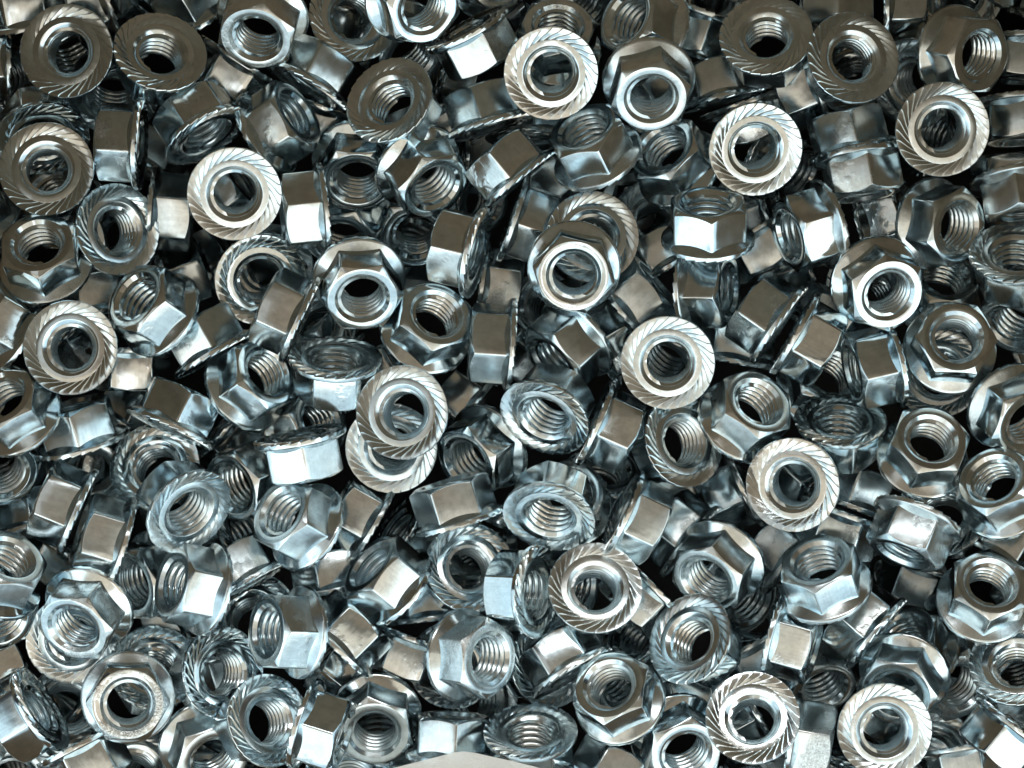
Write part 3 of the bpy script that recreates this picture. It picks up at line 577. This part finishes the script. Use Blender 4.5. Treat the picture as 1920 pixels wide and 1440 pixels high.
DEEP = [
(16.28,85.34,-12.94,0.8066,0.3762,0.3346,0.3098),
(54.81,76.28,-9.89,0.6599,-0.5036,-0.3682,-0.4187),
(-70.58,82.69,-11.29,0.8648,-0.2700,-0.3757,-0.1954),
(106.22,-16.29,-16.52,0.9319,-0.0508,-0.1665,0.3182),
(52.63,-77.32,-10.88,0.4703,0.5069,-0.0876,0.7170),
(11.83,-80.48,-9.00,0.1991,0.9377,-0.1879,-0.2138),
(106.44,-70.61,-9.00,0.4042,0.7787,-0.4425,0.1858),
(-7.95,85.94,-9.00,0.1560,-0.8540,0.4503,0.2089),
(-42.93,-79.36,-9.00,0.1496,0.9642,-0.2054,-0.0764),
(-96.97,-69.03,-9.84,0.7773,-0.3247,-0.4887,-0.2271),
(-104.47,-1.73,-10.08,0.5695,-0.4971,-0.3438,-0.5571),
(111.34,36.99,-8.76,0.6764,0.3822,-0.6199,0.1104),
(109.88,-33.18,-8.83,0.3083,0.3086,-0.6525,0.6197),
(39.94,-78.59,-10.09,0.1512,-0.7402,0.0339,-0.6543),
(113.72,56.64,-12.76,0.7956,-0.2688,-0.4392,0.3191),
(61.56,-84.52,-9.41,0.1733,0.6467,-0.1734,0.7223),
(-102.75,-55.50,-20.96,0.7148,-0.4137,-0.5632,0.0270),
(-91.41,-87.42,-12.40,0.8435,-0.3693,0.3885,0.0359),
(-17.97,-83.52,-9.18,0.2034,0.6905,-0.0074,0.6941),
(-106.56,9.48,-18.20,0.7972,-0.1168,-0.5067,-0.3068),
(-106.35,53.71,-9.00,0.4084,0.7588,-0.3442,-0.3728),
(-52.17,81.60,-10.52,0.4788,-0.4533,-0.3239,-0.6785),
(40.87,79.10,-13.35,0.2055,-0.8800,0.1322,-0.4074),
(111.03,3.30,-27.92,0.4967,-0.2909,-0.7072,-0.4105),
(-109.74,-14.52,-9.76,0.4549,0.4779,-0.4203,0.6229),
(-58.47,-77.41,-26.93,0.9578,0.1655,0.0052,0.2351),
(107.59,78.36,-21.94,0.9788,0.0832,-0.1831,0.0397),
(-87.34,83.43,-14.42,0.2876,-0.7868,0.0213,-0.5456),
(31.58,-89.52,-15.47,0.9510,-0.2908,0.1043,-0.0132),
(-101.21,-79.66,-11.48,0.2372,0.8595,-0.4499,0.0516),
(-110.07,71.99,-16.40,0.8697,0.1894,0.0409,0.4539),
(99.12,-84.09,-13.03,0.3955,0.5030,-0.0127,0.7684),
(-100.15,84.81,-9.11,0.7167,0.3562,-0.5992,-0.0197),
(85.82,-91.64,-12.94,0.8578,-0.5035,0.0235,0.1007),
(-6.87,-82.73,-21.77,0.9913,-0.0646,0.0786,0.0840),
(110.41,-3.45,-31.49,0.1637,0.9554,-0.2442,0.0294),
(5.39,78.16,-15.99,0.2420,0.7553,-0.1889,0.5790),
(-93.12,-74.19,-16.40,0.0796,-0.9321,0.3501,0.0483),
(112.65,10.18,-40.04,0.4945,-0.4576,-0.4559,-0.5815),
(-106.79,18.26,-28.82,0.8252,-0.3167,0.0375,0.4662),
(83.98,87.26,-20.70,0.2290,0.9421,-0.1004,0.2235),
(-96.68,79.78,-23.05,0.5450,-0.4002,-0.2974,-0.6741),
(74.29,87.13,-32.65,0.1917,0.4715,-0.5232,0.6835),
(21.82,-78.88,-20.98,0.3171,0.4430,-0.5785,0.6071),
(-110.61,34.20,-26.62,0.5291,0.4447,-0.4816,0.5389),
(-5.93,-83.59,-25.80,0.2962,-0.9476,0.1138,0.0360),
(112.61,46.54,-17.91,0.5372,0.1461,-0.8275,-0.0730),
(-22.92,80.44,-9.00,0.1604,0.9148,-0.2346,0.2869),
(77.37,92.14,-35.49,0.2305,-0.9168,0.3260,-0.0084),
(30.11,87.22,-22.29,0.9550,0.2332,0.0127,0.1828),
(-46.41,-87.94,-21.66,0.3346,-0.6179,-0.3405,-0.6248),
(114.33,-31.35,-16.59,0.5636,-0.3869,-0.6844,-0.2534),
(-104.77,-26.65,-20.66,0.9318,-0.0308,0.0709,0.3548),
(108.96,83.61,-27.82,0.5478,0.3469,-0.5491,0.5273),
(-64.80,80.41,-28.23,0.6040,0.5072,-0.6116,0.0622),
(111.02,-46.60,-9.86,0.7303,0.1677,-0.6035,0.2725),
(-110.19,-39.12,-9.00,0.1379,-0.8896,0.2397,0.3636),
(-104.48,56.77,-31.40,0.6671,-0.1016,-0.6368,-0.3730),
(-22.40,-88.91,-9.54,0.5693,-0.5008,-0.6396,-0.1263),
(96.29,88.54,-24.83,0.2820,-0.8885,0.3455,-0.1085),
(-32.78,73.82,-19.69,0.5516,-0.4910,-0.4531,-0.4994),
(94.32,-78.53,-34.73,0.5025,0.2043,-0.7353,0.4063),
(-65.02,-87.33,-29.79,0.9305,0.1313,0.0425,0.3392),
(-105.43,50.34,-35.89,0.2896,0.8545,-0.4015,-0.1577),
(-79.47,-87.72,-30.18,0.4293,0.6026,-0.0694,0.6692),
(115.19,21.94,-45.53,0.5193,-0.4388,-0.1610,-0.7154),
(49.51,91.65,-18.44,0.8995,0.3172,0.0330,0.2988),
(26.07,75.82,-20.69,0.2948,0.9210,-0.1481,-0.2073),
(101.01,-36.22,-30.96,0.7360,0.3693,-0.4234,0.3777),
(-109.07,-82.51,-25.29,0.6770,-0.3193,-0.5893,-0.3041),
(112.82,-56.17,-19.62,0.8021,0.2232,-0.3429,0.4349),
(102.25,-75.50,-45.93,0.4918,0.4148,-0.5327,0.5498),
(-106.45,-27.08,-24.30,0.1848,-0.8227,0.4300,0.3225),
(-58.07,87.02,-17.09,0.6006,0.1467,-0.7410,-0.2619),
(-44.73,77.79,-25.02,0.7656,-0.4316,-0.3009,-0.3702),
(-84.53,-83.67,-32.05,0.2039,0.8770,-0.4346,0.0218),
(102.52,-69.67,-23.29,0.3205,-0.6336,-0.4842,-0.5112),
(-114.74,45.20,-44.99,0.7455,0.5351,-0.2218,0.3297),
(83.61,-85.47,-46.08,0.2573,0.5312,-0.2181,0.7772),
(-107.61,-6.80,-13.67,0.6583,0.3968,-0.5347,0.3511),
(-31.41,88.08,-29.22,0.5371,0.3037,-0.5497,0.5632),
(-46.88,89.19,-33.52,0.1949,-0.7985,-0.1142,-0.5580),
(110.45,-19.99,-22.96,0.5769,-0.2834,-0.7122,-0.2823),
(-28.52,88.59,-30.08,0.2519,-0.7702,-0.2026,-0.5499),
(5.73,88.19,-26.34,0.2416,0.8496,-0.4624,-0.0772),
(-109.57,70.24,-18.49,0.1519,-0.9416,0.0663,0.2931),
(37.86,73.80,-26.45,0.1317,-0.9154,0.3803,-0.0049),
(67.39,87.18,-41.27,0.0594,0.8623,-0.4916,0.1056),
(-83.08,-86.89,-46.04,0.8998,0.0215,0.0823,0.4279),
(-111.50,-90.45,-29.14,0.1441,-0.9694,0.1984,0.0107),
(-111.35,74.64,-31.09,0.6489,0.5050,-0.5682,-0.0316),
(34.54,89.56,-30.38,0.2266,0.6636,-0.5344,0.4720),
(-105.13,-11.91,-26.84,0.4892,-0.4580,-0.5649,-0.4814),
(111.42,29.52,-45.19,0.4846,-0.8660,-0.0963,0.0770),
(62.87,97.76,-52.40,0.9462,0.2879,0.0469,0.1402),
(104.44,-28.19,-27.80,0.0427,-0.9790,0.0805,0.1823),
(-111.77,86.55,-13.72,0.0303,-0.9948,0.0803,0.0552),
(111.55,-34.62,-40.26,0.7896,-0.4135,-0.3206,0.3206),
(-4.04,83.23,-36.06,0.3107,0.5005,-0.4701,0.6572),
(-98.17,78.66,-32.13,0.8944,0.4145,-0.1501,-0.0751),
(-103.61,89.94,-31.09,0.3429,0.9083,-0.0434,-0.2355),
(2.49,-89.92,-30.72,0.0155,-0.8860,0.4597,-0.0591),
(-37.05,-84.45,-34.68,0.9617,0.2462,0.0110,0.1204),
(67.83,18.77,-23.06,0.0616,0.9408,-0.3133,0.1136),
(110.65,-4.81,-42.98,0.3259,-0.8986,0.2376,-0.1725),
(35.63,-81.44,-22.45,0.1488,0.9712,-0.1821,0.0395),
(109.05,-83.83,-23.21,0.0991,0.3636,-0.2582,0.8896),
(-108.51,-59.82,-31.72,0.6785,0.3779,-0.4475,0.4432),
(-120.88,-68.62,-38.42,0.1819,0.6984,-0.0125,0.6921),
(95.59,93.54,-41.17,0.9006,0.1863,0.2856,0.2695),
(-117.28,-81.56,-47.68,0.8216,-0.2138,0.0649,0.5244),
(49.70,-87.50,-23.36,0.8965,-0.0044,0.0027,0.4430),
(109.82,89.03,-46.04,0.9804,-0.1302,0.0034,0.1477),
(-104.37,-58.50,-42.88,0.8800,-0.0044,-0.4550,-0.1359),
(109.61,54.13,-25.61,0.5704,-0.1830,-0.7687,-0.2245),
(19.83,-89.39,-25.37,0.1107,0.8695,-0.4056,0.2592),
(-63.92,-85.21,-37.23,0.1979,0.5822,0.1913,0.7651),
(-110.54,-49.93,-21.56,0.6216,-0.5739,-0.5203,-0.1166),
(10.00,-84.79,-44.48,0.2616,0.4231,-0.2354,0.8349),
(114.70,68.48,-32.46,0.9593,0.0275,-0.1798,0.2160),
(111.54,-60.19,-33.95,0.8766,0.0190,-0.3880,0.2840),
(4.08,88.19,-43.66,0.2475,-0.4048,-0.3002,-0.8275),
(-63.92,-89.68,-38.27,0.3026,0.9338,-0.0876,-0.1695),
(-2.29,-87.79,-47.27,0.8966,-0.1592,-0.0346,0.4118),
(70.23,-80.88,-45.30,0.8904,0.0628,0.2165,0.3955),
(-57.30,85.55,-33.90,0.9499,0.2852,0.1170,0.0508),
(115.26,12.46,-52.42,0.9888,-0.0912,0.0329,0.1136),
(37.08,-83.82,-36.18,0.2941,-0.4045,-0.6935,-0.5186),
(55.11,-90.94,-31.22,0.9640,-0.1253,-0.1884,0.1396),
(20.17,-91.79,-37.33,0.0136,-0.7646,0.1243,-0.6323),
(-115.77,-26.29,-36.56,0.2807,0.8564,0.0307,0.4323),
(-70.36,-77.90,-43.22,0.0146,-0.9367,0.1697,0.3059),
(24.51,32.51,-47.56,0.1347,-0.9882,0.0229,-0.0694),
(116.17,69.71,-33.83,0.2943,-0.8276,0.3766,-0.2945),
(85.86,-66.28,-44.69,0.0218,0.9163,-0.2362,0.3228),
(-112.24,17.32,-38.88,0.6720,-0.6084,-0.2467,-0.3426),
(-9.03,87.98,-28.41,0.3550,-0.9226,0.1489,0.0270),
(-34.08,87.29,-45.49,0.8311,-0.3442,0.1381,0.4143),
(-7.08,95.71,-43.21,0.6217,0.2609,-0.6577,0.3360),
(81.89,89.16,-51.55,0.9438,-0.3125,0.0730,0.0786),
(117.99,73.34,-41.90,0.0563,0.9572,-0.2723,0.0800),
(108.08,40.02,-36.94,0.2610,-0.5221,-0.5570,-0.5908),
(41.22,-89.06,-48.31,0.9198,-0.1906,0.0355,0.3412),
(-52.78,-97.79,-44.92,0.4765,-0.7019,-0.3463,-0.4006),
(-90.04,-88.45,-52.91,0.9508,-0.1548,0.1731,0.2051),
(98.98,-58.05,-36.42,0.0891,-0.9950,0.0252,-0.0371),
(26.75,85.69,-43.58,0.5056,-0.5585,-0.2825,-0.5938),
(-30.19,-83.78,-42.68,0.7901,-0.4046,0.1400,0.4387),
(-117.66,-52.43,-48.91,0.9437,0.3304,0.0153,-0.0115),
(-101.04,96.49,-44.11,0.3267,0.5206,-0.6233,0.4835),
(117.52,92.54,-45.60,0.0748,0.8415,-0.5204,0.1245),
(94.09,-87.27,-25.35,0.2220,0.5551,-0.2570,0.7593),
(41.57,79.89,-55.73,0.8532,-0.0131,-0.2478,0.4587),
(-115.70,84.24,-39.83,0.8342,-0.3683,-0.3599,-0.1975),
(56.44,76.55,-47.21,0.9208,0.0025,-0.3387,0.1932),
(-108.86,52.09,-52.19,0.8915,-0.0641,0.0538,0.4453),
(102.34,-32.60,-50.75,0.2527,-0.6944,-0.0658,-0.6705),
(-105.35,46.34,-47.58,0.1489,-0.9090,0.3038,-0.2434),
(116.82,30.87,-57.96,0.2713,0.3758,-0.5251,0.7137),
(-118.37,43.85,-48.47,0.2250,0.9190,-0.0998,-0.3080),
(-105.35,57.67,-60.25,0.9440,0.0887,-0.0999,0.3016),
(114.41,-4.11,-57.08,0.9370,-0.0632,0.0689,0.3365),
(-75.76,-79.20,-57.05,0.9303,-0.0535,0.1879,0.3105),
(-41.53,-95.39,-42.09,0.0024,0.4941,0.3593,0.7917),
(73.58,90.27,-59.25,0.8952,-0.2367,0.0533,0.3737),
(34.45,-90.64,-53.51,0.8570,-0.1352,0.3229,0.3781),
(109.23,97.17,-58.48,0.1194,0.6418,-0.1509,0.7424),
(118.72,-3.71,-56.91,0.1138,0.9861,-0.0983,-0.0705),
(7.05,96.16,-53.97,0.5869,0.5442,-0.3937,0.4520),
(-75.86,-78.91,-56.98,0.0452,0.9839,-0.0541,-0.1644),
(-62.28,27.53,-42.50,0.2615,-0.8720,0.3265,-0.2544),
(66.73,95.29,-56.59,0.2224,-0.9463,0.0237,0.2334),
(70.40,-83.22,-53.71,0.0787,-0.6182,0.0775,-0.7782),
(5.09,95.14,-57.08,0.0091,-0.8949,0.3761,0.2402),
(83.00,-93.21,-46.07,0.3139,0.9110,-0.2526,-0.0883),
(103.37,-86.26,-48.67,0.2123,-0.7985,0.3975,-0.3992),
(81.01,-94.11,-55.40,0.1533,-0.9219,0.2474,-0.2559),
(-119.91,-65.46,-48.24,0.0754,0.9424,-0.0019,0.3258),
(83.24,-83.32,-64.24,0.9088,0.2759,-0.1191,0.2893),
(82.67,91.08,-56.17,0.2116,-0.8180,0.4899,-0.2145),
(-108.67,-26.56,-48.35,0.9975,-0.0265,-0.0641,0.0140),
(120.48,9.82,-59.34,0.5048,-0.5297,-0.4180,-0.5385),
(79.54,-39.82,-53.67,0.0824,-0.9817,0.1223,-0.1203),
(-124.08,-63.76,-61.65,0.8810,0.0887,0.1752,0.4304),
(5.81,-98.05,-47.16,0.8123,-0.4598,0.0083,0.3587),
(86.22,-39.64,-57.54,0.5498,0.3850,-0.7303,0.1269),
(124.85,73.03,-54.45,0.8003,-0.2172,-0.4547,0.3250),
(-69.30,-92.00,-52.66,0.1730,0.6588,-0.0277,0.7316),
(5.39,-94.29,-57.80,0.7817,-0.0953,-0.6161,-0.0161),
(-116.43,21.59,-50.83,0.8059,0.0930,-0.5176,0.2720),
(-116.35,-29.84,-55.11,0.5004,-0.6598,-0.1132,-0.5490),
(38.94,86.36,-59.68,0.9124,0.3723,0.0234,0.1681),
(96.12,-84.06,-54.01,0.1509,-0.9635,0.1571,0.1559),
(-117.77,4.75,-41.90,0.9285,0.0069,0.0769,0.3633),
(115.21,-75.32,-39.88,0.9313,-0.3571,0.0695,0.0170),
(-103.54,21.82,-41.91,0.1470,-0.9742,0.1708,-0.0142),
(-54.07,81.77,-43.50,0.7985,-0.2136,-0.4882,-0.2800),
(-118.36,-89.35,-50.43,0.9848,0.1121,0.0650,0.1158),
(-121.34,48.79,-60.72,0.8928,0.2326,0.1726,0.3451),
(20.10,79.60,-40.97,0.8924,0.2955,-0.3218,0.1130),
(-109.40,54.55,-66.65,0.9815,0.1472,0.1182,0.0306),
(72.98,-83.40,-58.87,0.1482,0.8700,-0.3628,-0.2990),
(109.01,-84.80,-62.23,0.8756,-0.1259,-0.3935,0.2502),
(46.72,81.68,-65.32,0.9764,0.0980,-0.1771,0.0753),
(-123.11,24.90,-60.61,0.9140,0.1697,0.2708,0.2501),
(-104.26,-88.57,-48.76,0.7912,-0.1983,-0.5500,-0.1795),
(34.84,-93.86,-55.11,0.1072,0.9824,-0.0046,0.1526),
(-35.99,98.19,-52.77,0.6422,0.2660,-0.5668,0.4422),
(31.39,94.44,-56.64,0.9063,0.2801,-0.1400,0.2838),
(-79.27,-95.57,-56.37,0.7640,-0.2923,-0.5632,-0.1164),
(111.26,-32.08,-53.09,0.3325,-0.8455,0.4160,0.0388),
(-117.02,-26.56,-57.92,0.6612,0.1602,-0.7145,0.1634),
(109.63,-31.98,-59.23,0.1226,0.8487,-0.4937,-0.1447),
(-116.57,-78.86,-57.47,0.8136,-0.2047,-0.5279,0.1322),
(-30.51,-92.62,-50.51,0.9114,0.0651,-0.4063,-0.0032),
(-42.09,96.71,-64.05,0.8862,0.2405,-0.1789,0.3532),
(75.81,-40.58,-59.66,0.3314,0.8736,-0.3115,0.1731),
(-115.13,-93.73,-48.69,0.3287,0.8147,-0.4619,-0.1223),
(101.44,91.45,-54.06,0.4934,-0.6268,-0.4106,-0.4417),
(-67.61,-93.35,-58.15,0.1829,0.9273,-0.2548,0.2044),
(112.93,29.28,-58.30,0.0961,-0.9234,0.1612,0.3347),
(30.66,92.37,-66.45,0.9930,-0.0786,0.0872,-0.0123),
(-8.75,-90.70,-55.21,0.3119,-0.5303,-0.5672,-0.5475),
(121.49,74.23,-58.85,0.3006,0.8001,-0.5124,-0.0835),
(115.98,9.96,-67.36,0.9948,-0.0238,-0.0655,0.0750),
(-89.47,-88.66,-63.48,0.9980,-0.0399,-0.0141,0.0467),
(-113.70,-70.56,-65.84,0.9044,-0.0181,-0.3090,0.2938),
(-37.80,-98.93,-59.28,0.5298,-0.3978,-0.4781,-0.5765),
(88.84,-64.63,-54.96,0.4311,0.2261,-0.6412,0.5933),
(125.09,92.40,-59.56,0.7318,0.0188,-0.6667,-0.1397),
(112.44,46.75,-33.87,0.3268,-0.7130,-0.0896,-0.6139),
(-8.54,93.92,-51.61,0.0013,-0.8749,0.3377,0.3472),
(-2.25,83.16,-57.34,0.3472,0.8993,0.0162,0.2654),
(-56.17,-101.35,-62.04,0.8877,-0.3931,-0.1202,0.2074),
(-103.80,-100.15,-52.64,0.8654,-0.4561,-0.0529,0.2008),
(-8.08,96.26,-59.37,0.1869,-0.9185,0.2214,-0.2691),
(-103.79,-84.87,-58.58,0.2530,-0.7462,-0.0189,-0.6155),
(-118.28,41.51,-59.42,0.3424,0.8483,-0.2817,-0.2895),
(-113.38,24.14,-65.98,0.9579,0.0846,-0.2649,0.0717),
(-117.47,-91.19,-63.31,0.9490,0.2130,-0.1654,0.1633),
(-107.16,92.03,-56.77,0.6349,-0.4986,-0.4222,-0.4123),
(85.14,95.50,-66.43,0.9320,-0.1159,-0.2096,0.2719),
(-114.64,73.34,-35.92,0.3056,0.8951,-0.0993,-0.3091),
(50.27,33.76,-52.40,0.2959,-0.8500,0.4318,-0.0590),
(-115.70,64.44,-66.62,0.9580,-0.1116,0.0646,0.2560),
(49.71,-73.71,-37.84,0.4807,0.2362,-0.4185,0.7335),
(101.12,97.20,-66.68,0.9906,0.1278,0.0365,0.0313),
(-100.11,94.08,-58.18,0.3638,0.8266,-0.4293,-0.0118),
]

def place(o, row):
    o.rotation_mode = "QUATERNION"
    o.rotation_quaternion = Quaternion(row[3:7])
    o.location = (row[0] * MM, row[1] * MM, row[2] * MM)

parts = list(proto.children)
for i, row in enumerate(NUTS):
    if i == 0:
        nut = proto
    else:
        nut = proto.copy(); scene.collection.objects.link(nut)
        for p in parts:
            c = p.copy(); scene.collection.objects.link(c); c.parent = nut
    place(nut, row)
    nut["label"] = row[7]; nut["category"] = "nut"; nut["group"] = GROUP

# ---------------------------------------------------------------- the nuts deeper down, seen only as a mass through the gaps
lh = build_hex(2, 2); lf = build_flange(14, (0.0, 0.45, 0.90)); lt = build_thread(20)
V, F = [], []
for row in DEEP:
    mt = Matrix.Translation(Vector(row[:3])) @ Quaternion(row[3:7]).to_matrix().to_4x4()
    for v, f in (lh, lf, lt):
        k = len(V)
        V.extend(tuple(mt @ Vector(p)) for p in v)
        F.extend(tuple(i + k for i in q) for q in f)
deep = mesh_obj("deeper_nuts", V, F, M_FLANGE, None, 30)
deep["kind"] = "stuff"; deep["label"] = "deeper zinc nuts glimpsed through the dark gaps of the heap"; deep["category"] = "nuts"

# ---------------------------------------------------------------- edge of the clear bag lying over the nuts at the bottom
import random
rng = random.Random(4)
# outline of the film's upper edge, x in mm and y in mm
edge = [(-34, -71.2), (-29, -70.0), (-24, -68.7), (-20, -67.6), (-16, -66.6), (-12.5, -65.7), (-10.2, -65.1), (-8.7, -64.9), (-6.5, -65.2), (-3.5, -65.9), (0, -66.6),
        (4, -67.6), (8.5, -68.7), (13, -70.2), (18, -71.6)]
V, F = [], []
NV = 14
for i, (x, y) in enumerate(edge):
    for j in range(NV):
        t = j / (NV - 1)
        yy = y - t * 24 + 0.5 * math.sin(x * .5) * t
        crease = 0.8 * abs(math.sin(x * 0.16 + 0.9)) + 0.25 * math.sin(x * 0.5 + 4 * t)
        zz = 8.0 + crease * (0.35 + 0.65 * min(1, 3 * t)) - 1.0 * t - 5 * t * t
        V.append((x + 1.5 * t * math.sin(x), yy, zz))
n1 = len(V)
V += [(x, y - 0.02, z - 0.12) for x, y, z in V[:n1]]
for i in range(len(edge) - 1):
    for j in range(NV - 1):
        a = i * NV + j
        F.append((a, a + NV, a + NV + 1, a + 1)); F.append((a + n1, a + 1 + n1, a + NV + 1 + n1, a + NV + n1))
for i in range(len(edge) - 1):
    a = i * NV; F.append((a, a + n1, a + NV + n1, a + NV))
    a = i * NV + NV - 1; F.append((a, a + NV, a + NV + n1, a + n1))
for j in range(NV - 1):
    F.append((j, j + 1, j + 1 + n1, j + n1)); a = (len(edge) - 1) * NV + j; F.append((a, a + n1, a + 1 + n1, a + 1))
bag = mesh_obj("plastic_bag", V, F, m_bag, None, 50)
bag["label"] = "pale cloudy plastic film lying over the nuts at the bottom edge"; bag["category"] = "plastic bag"
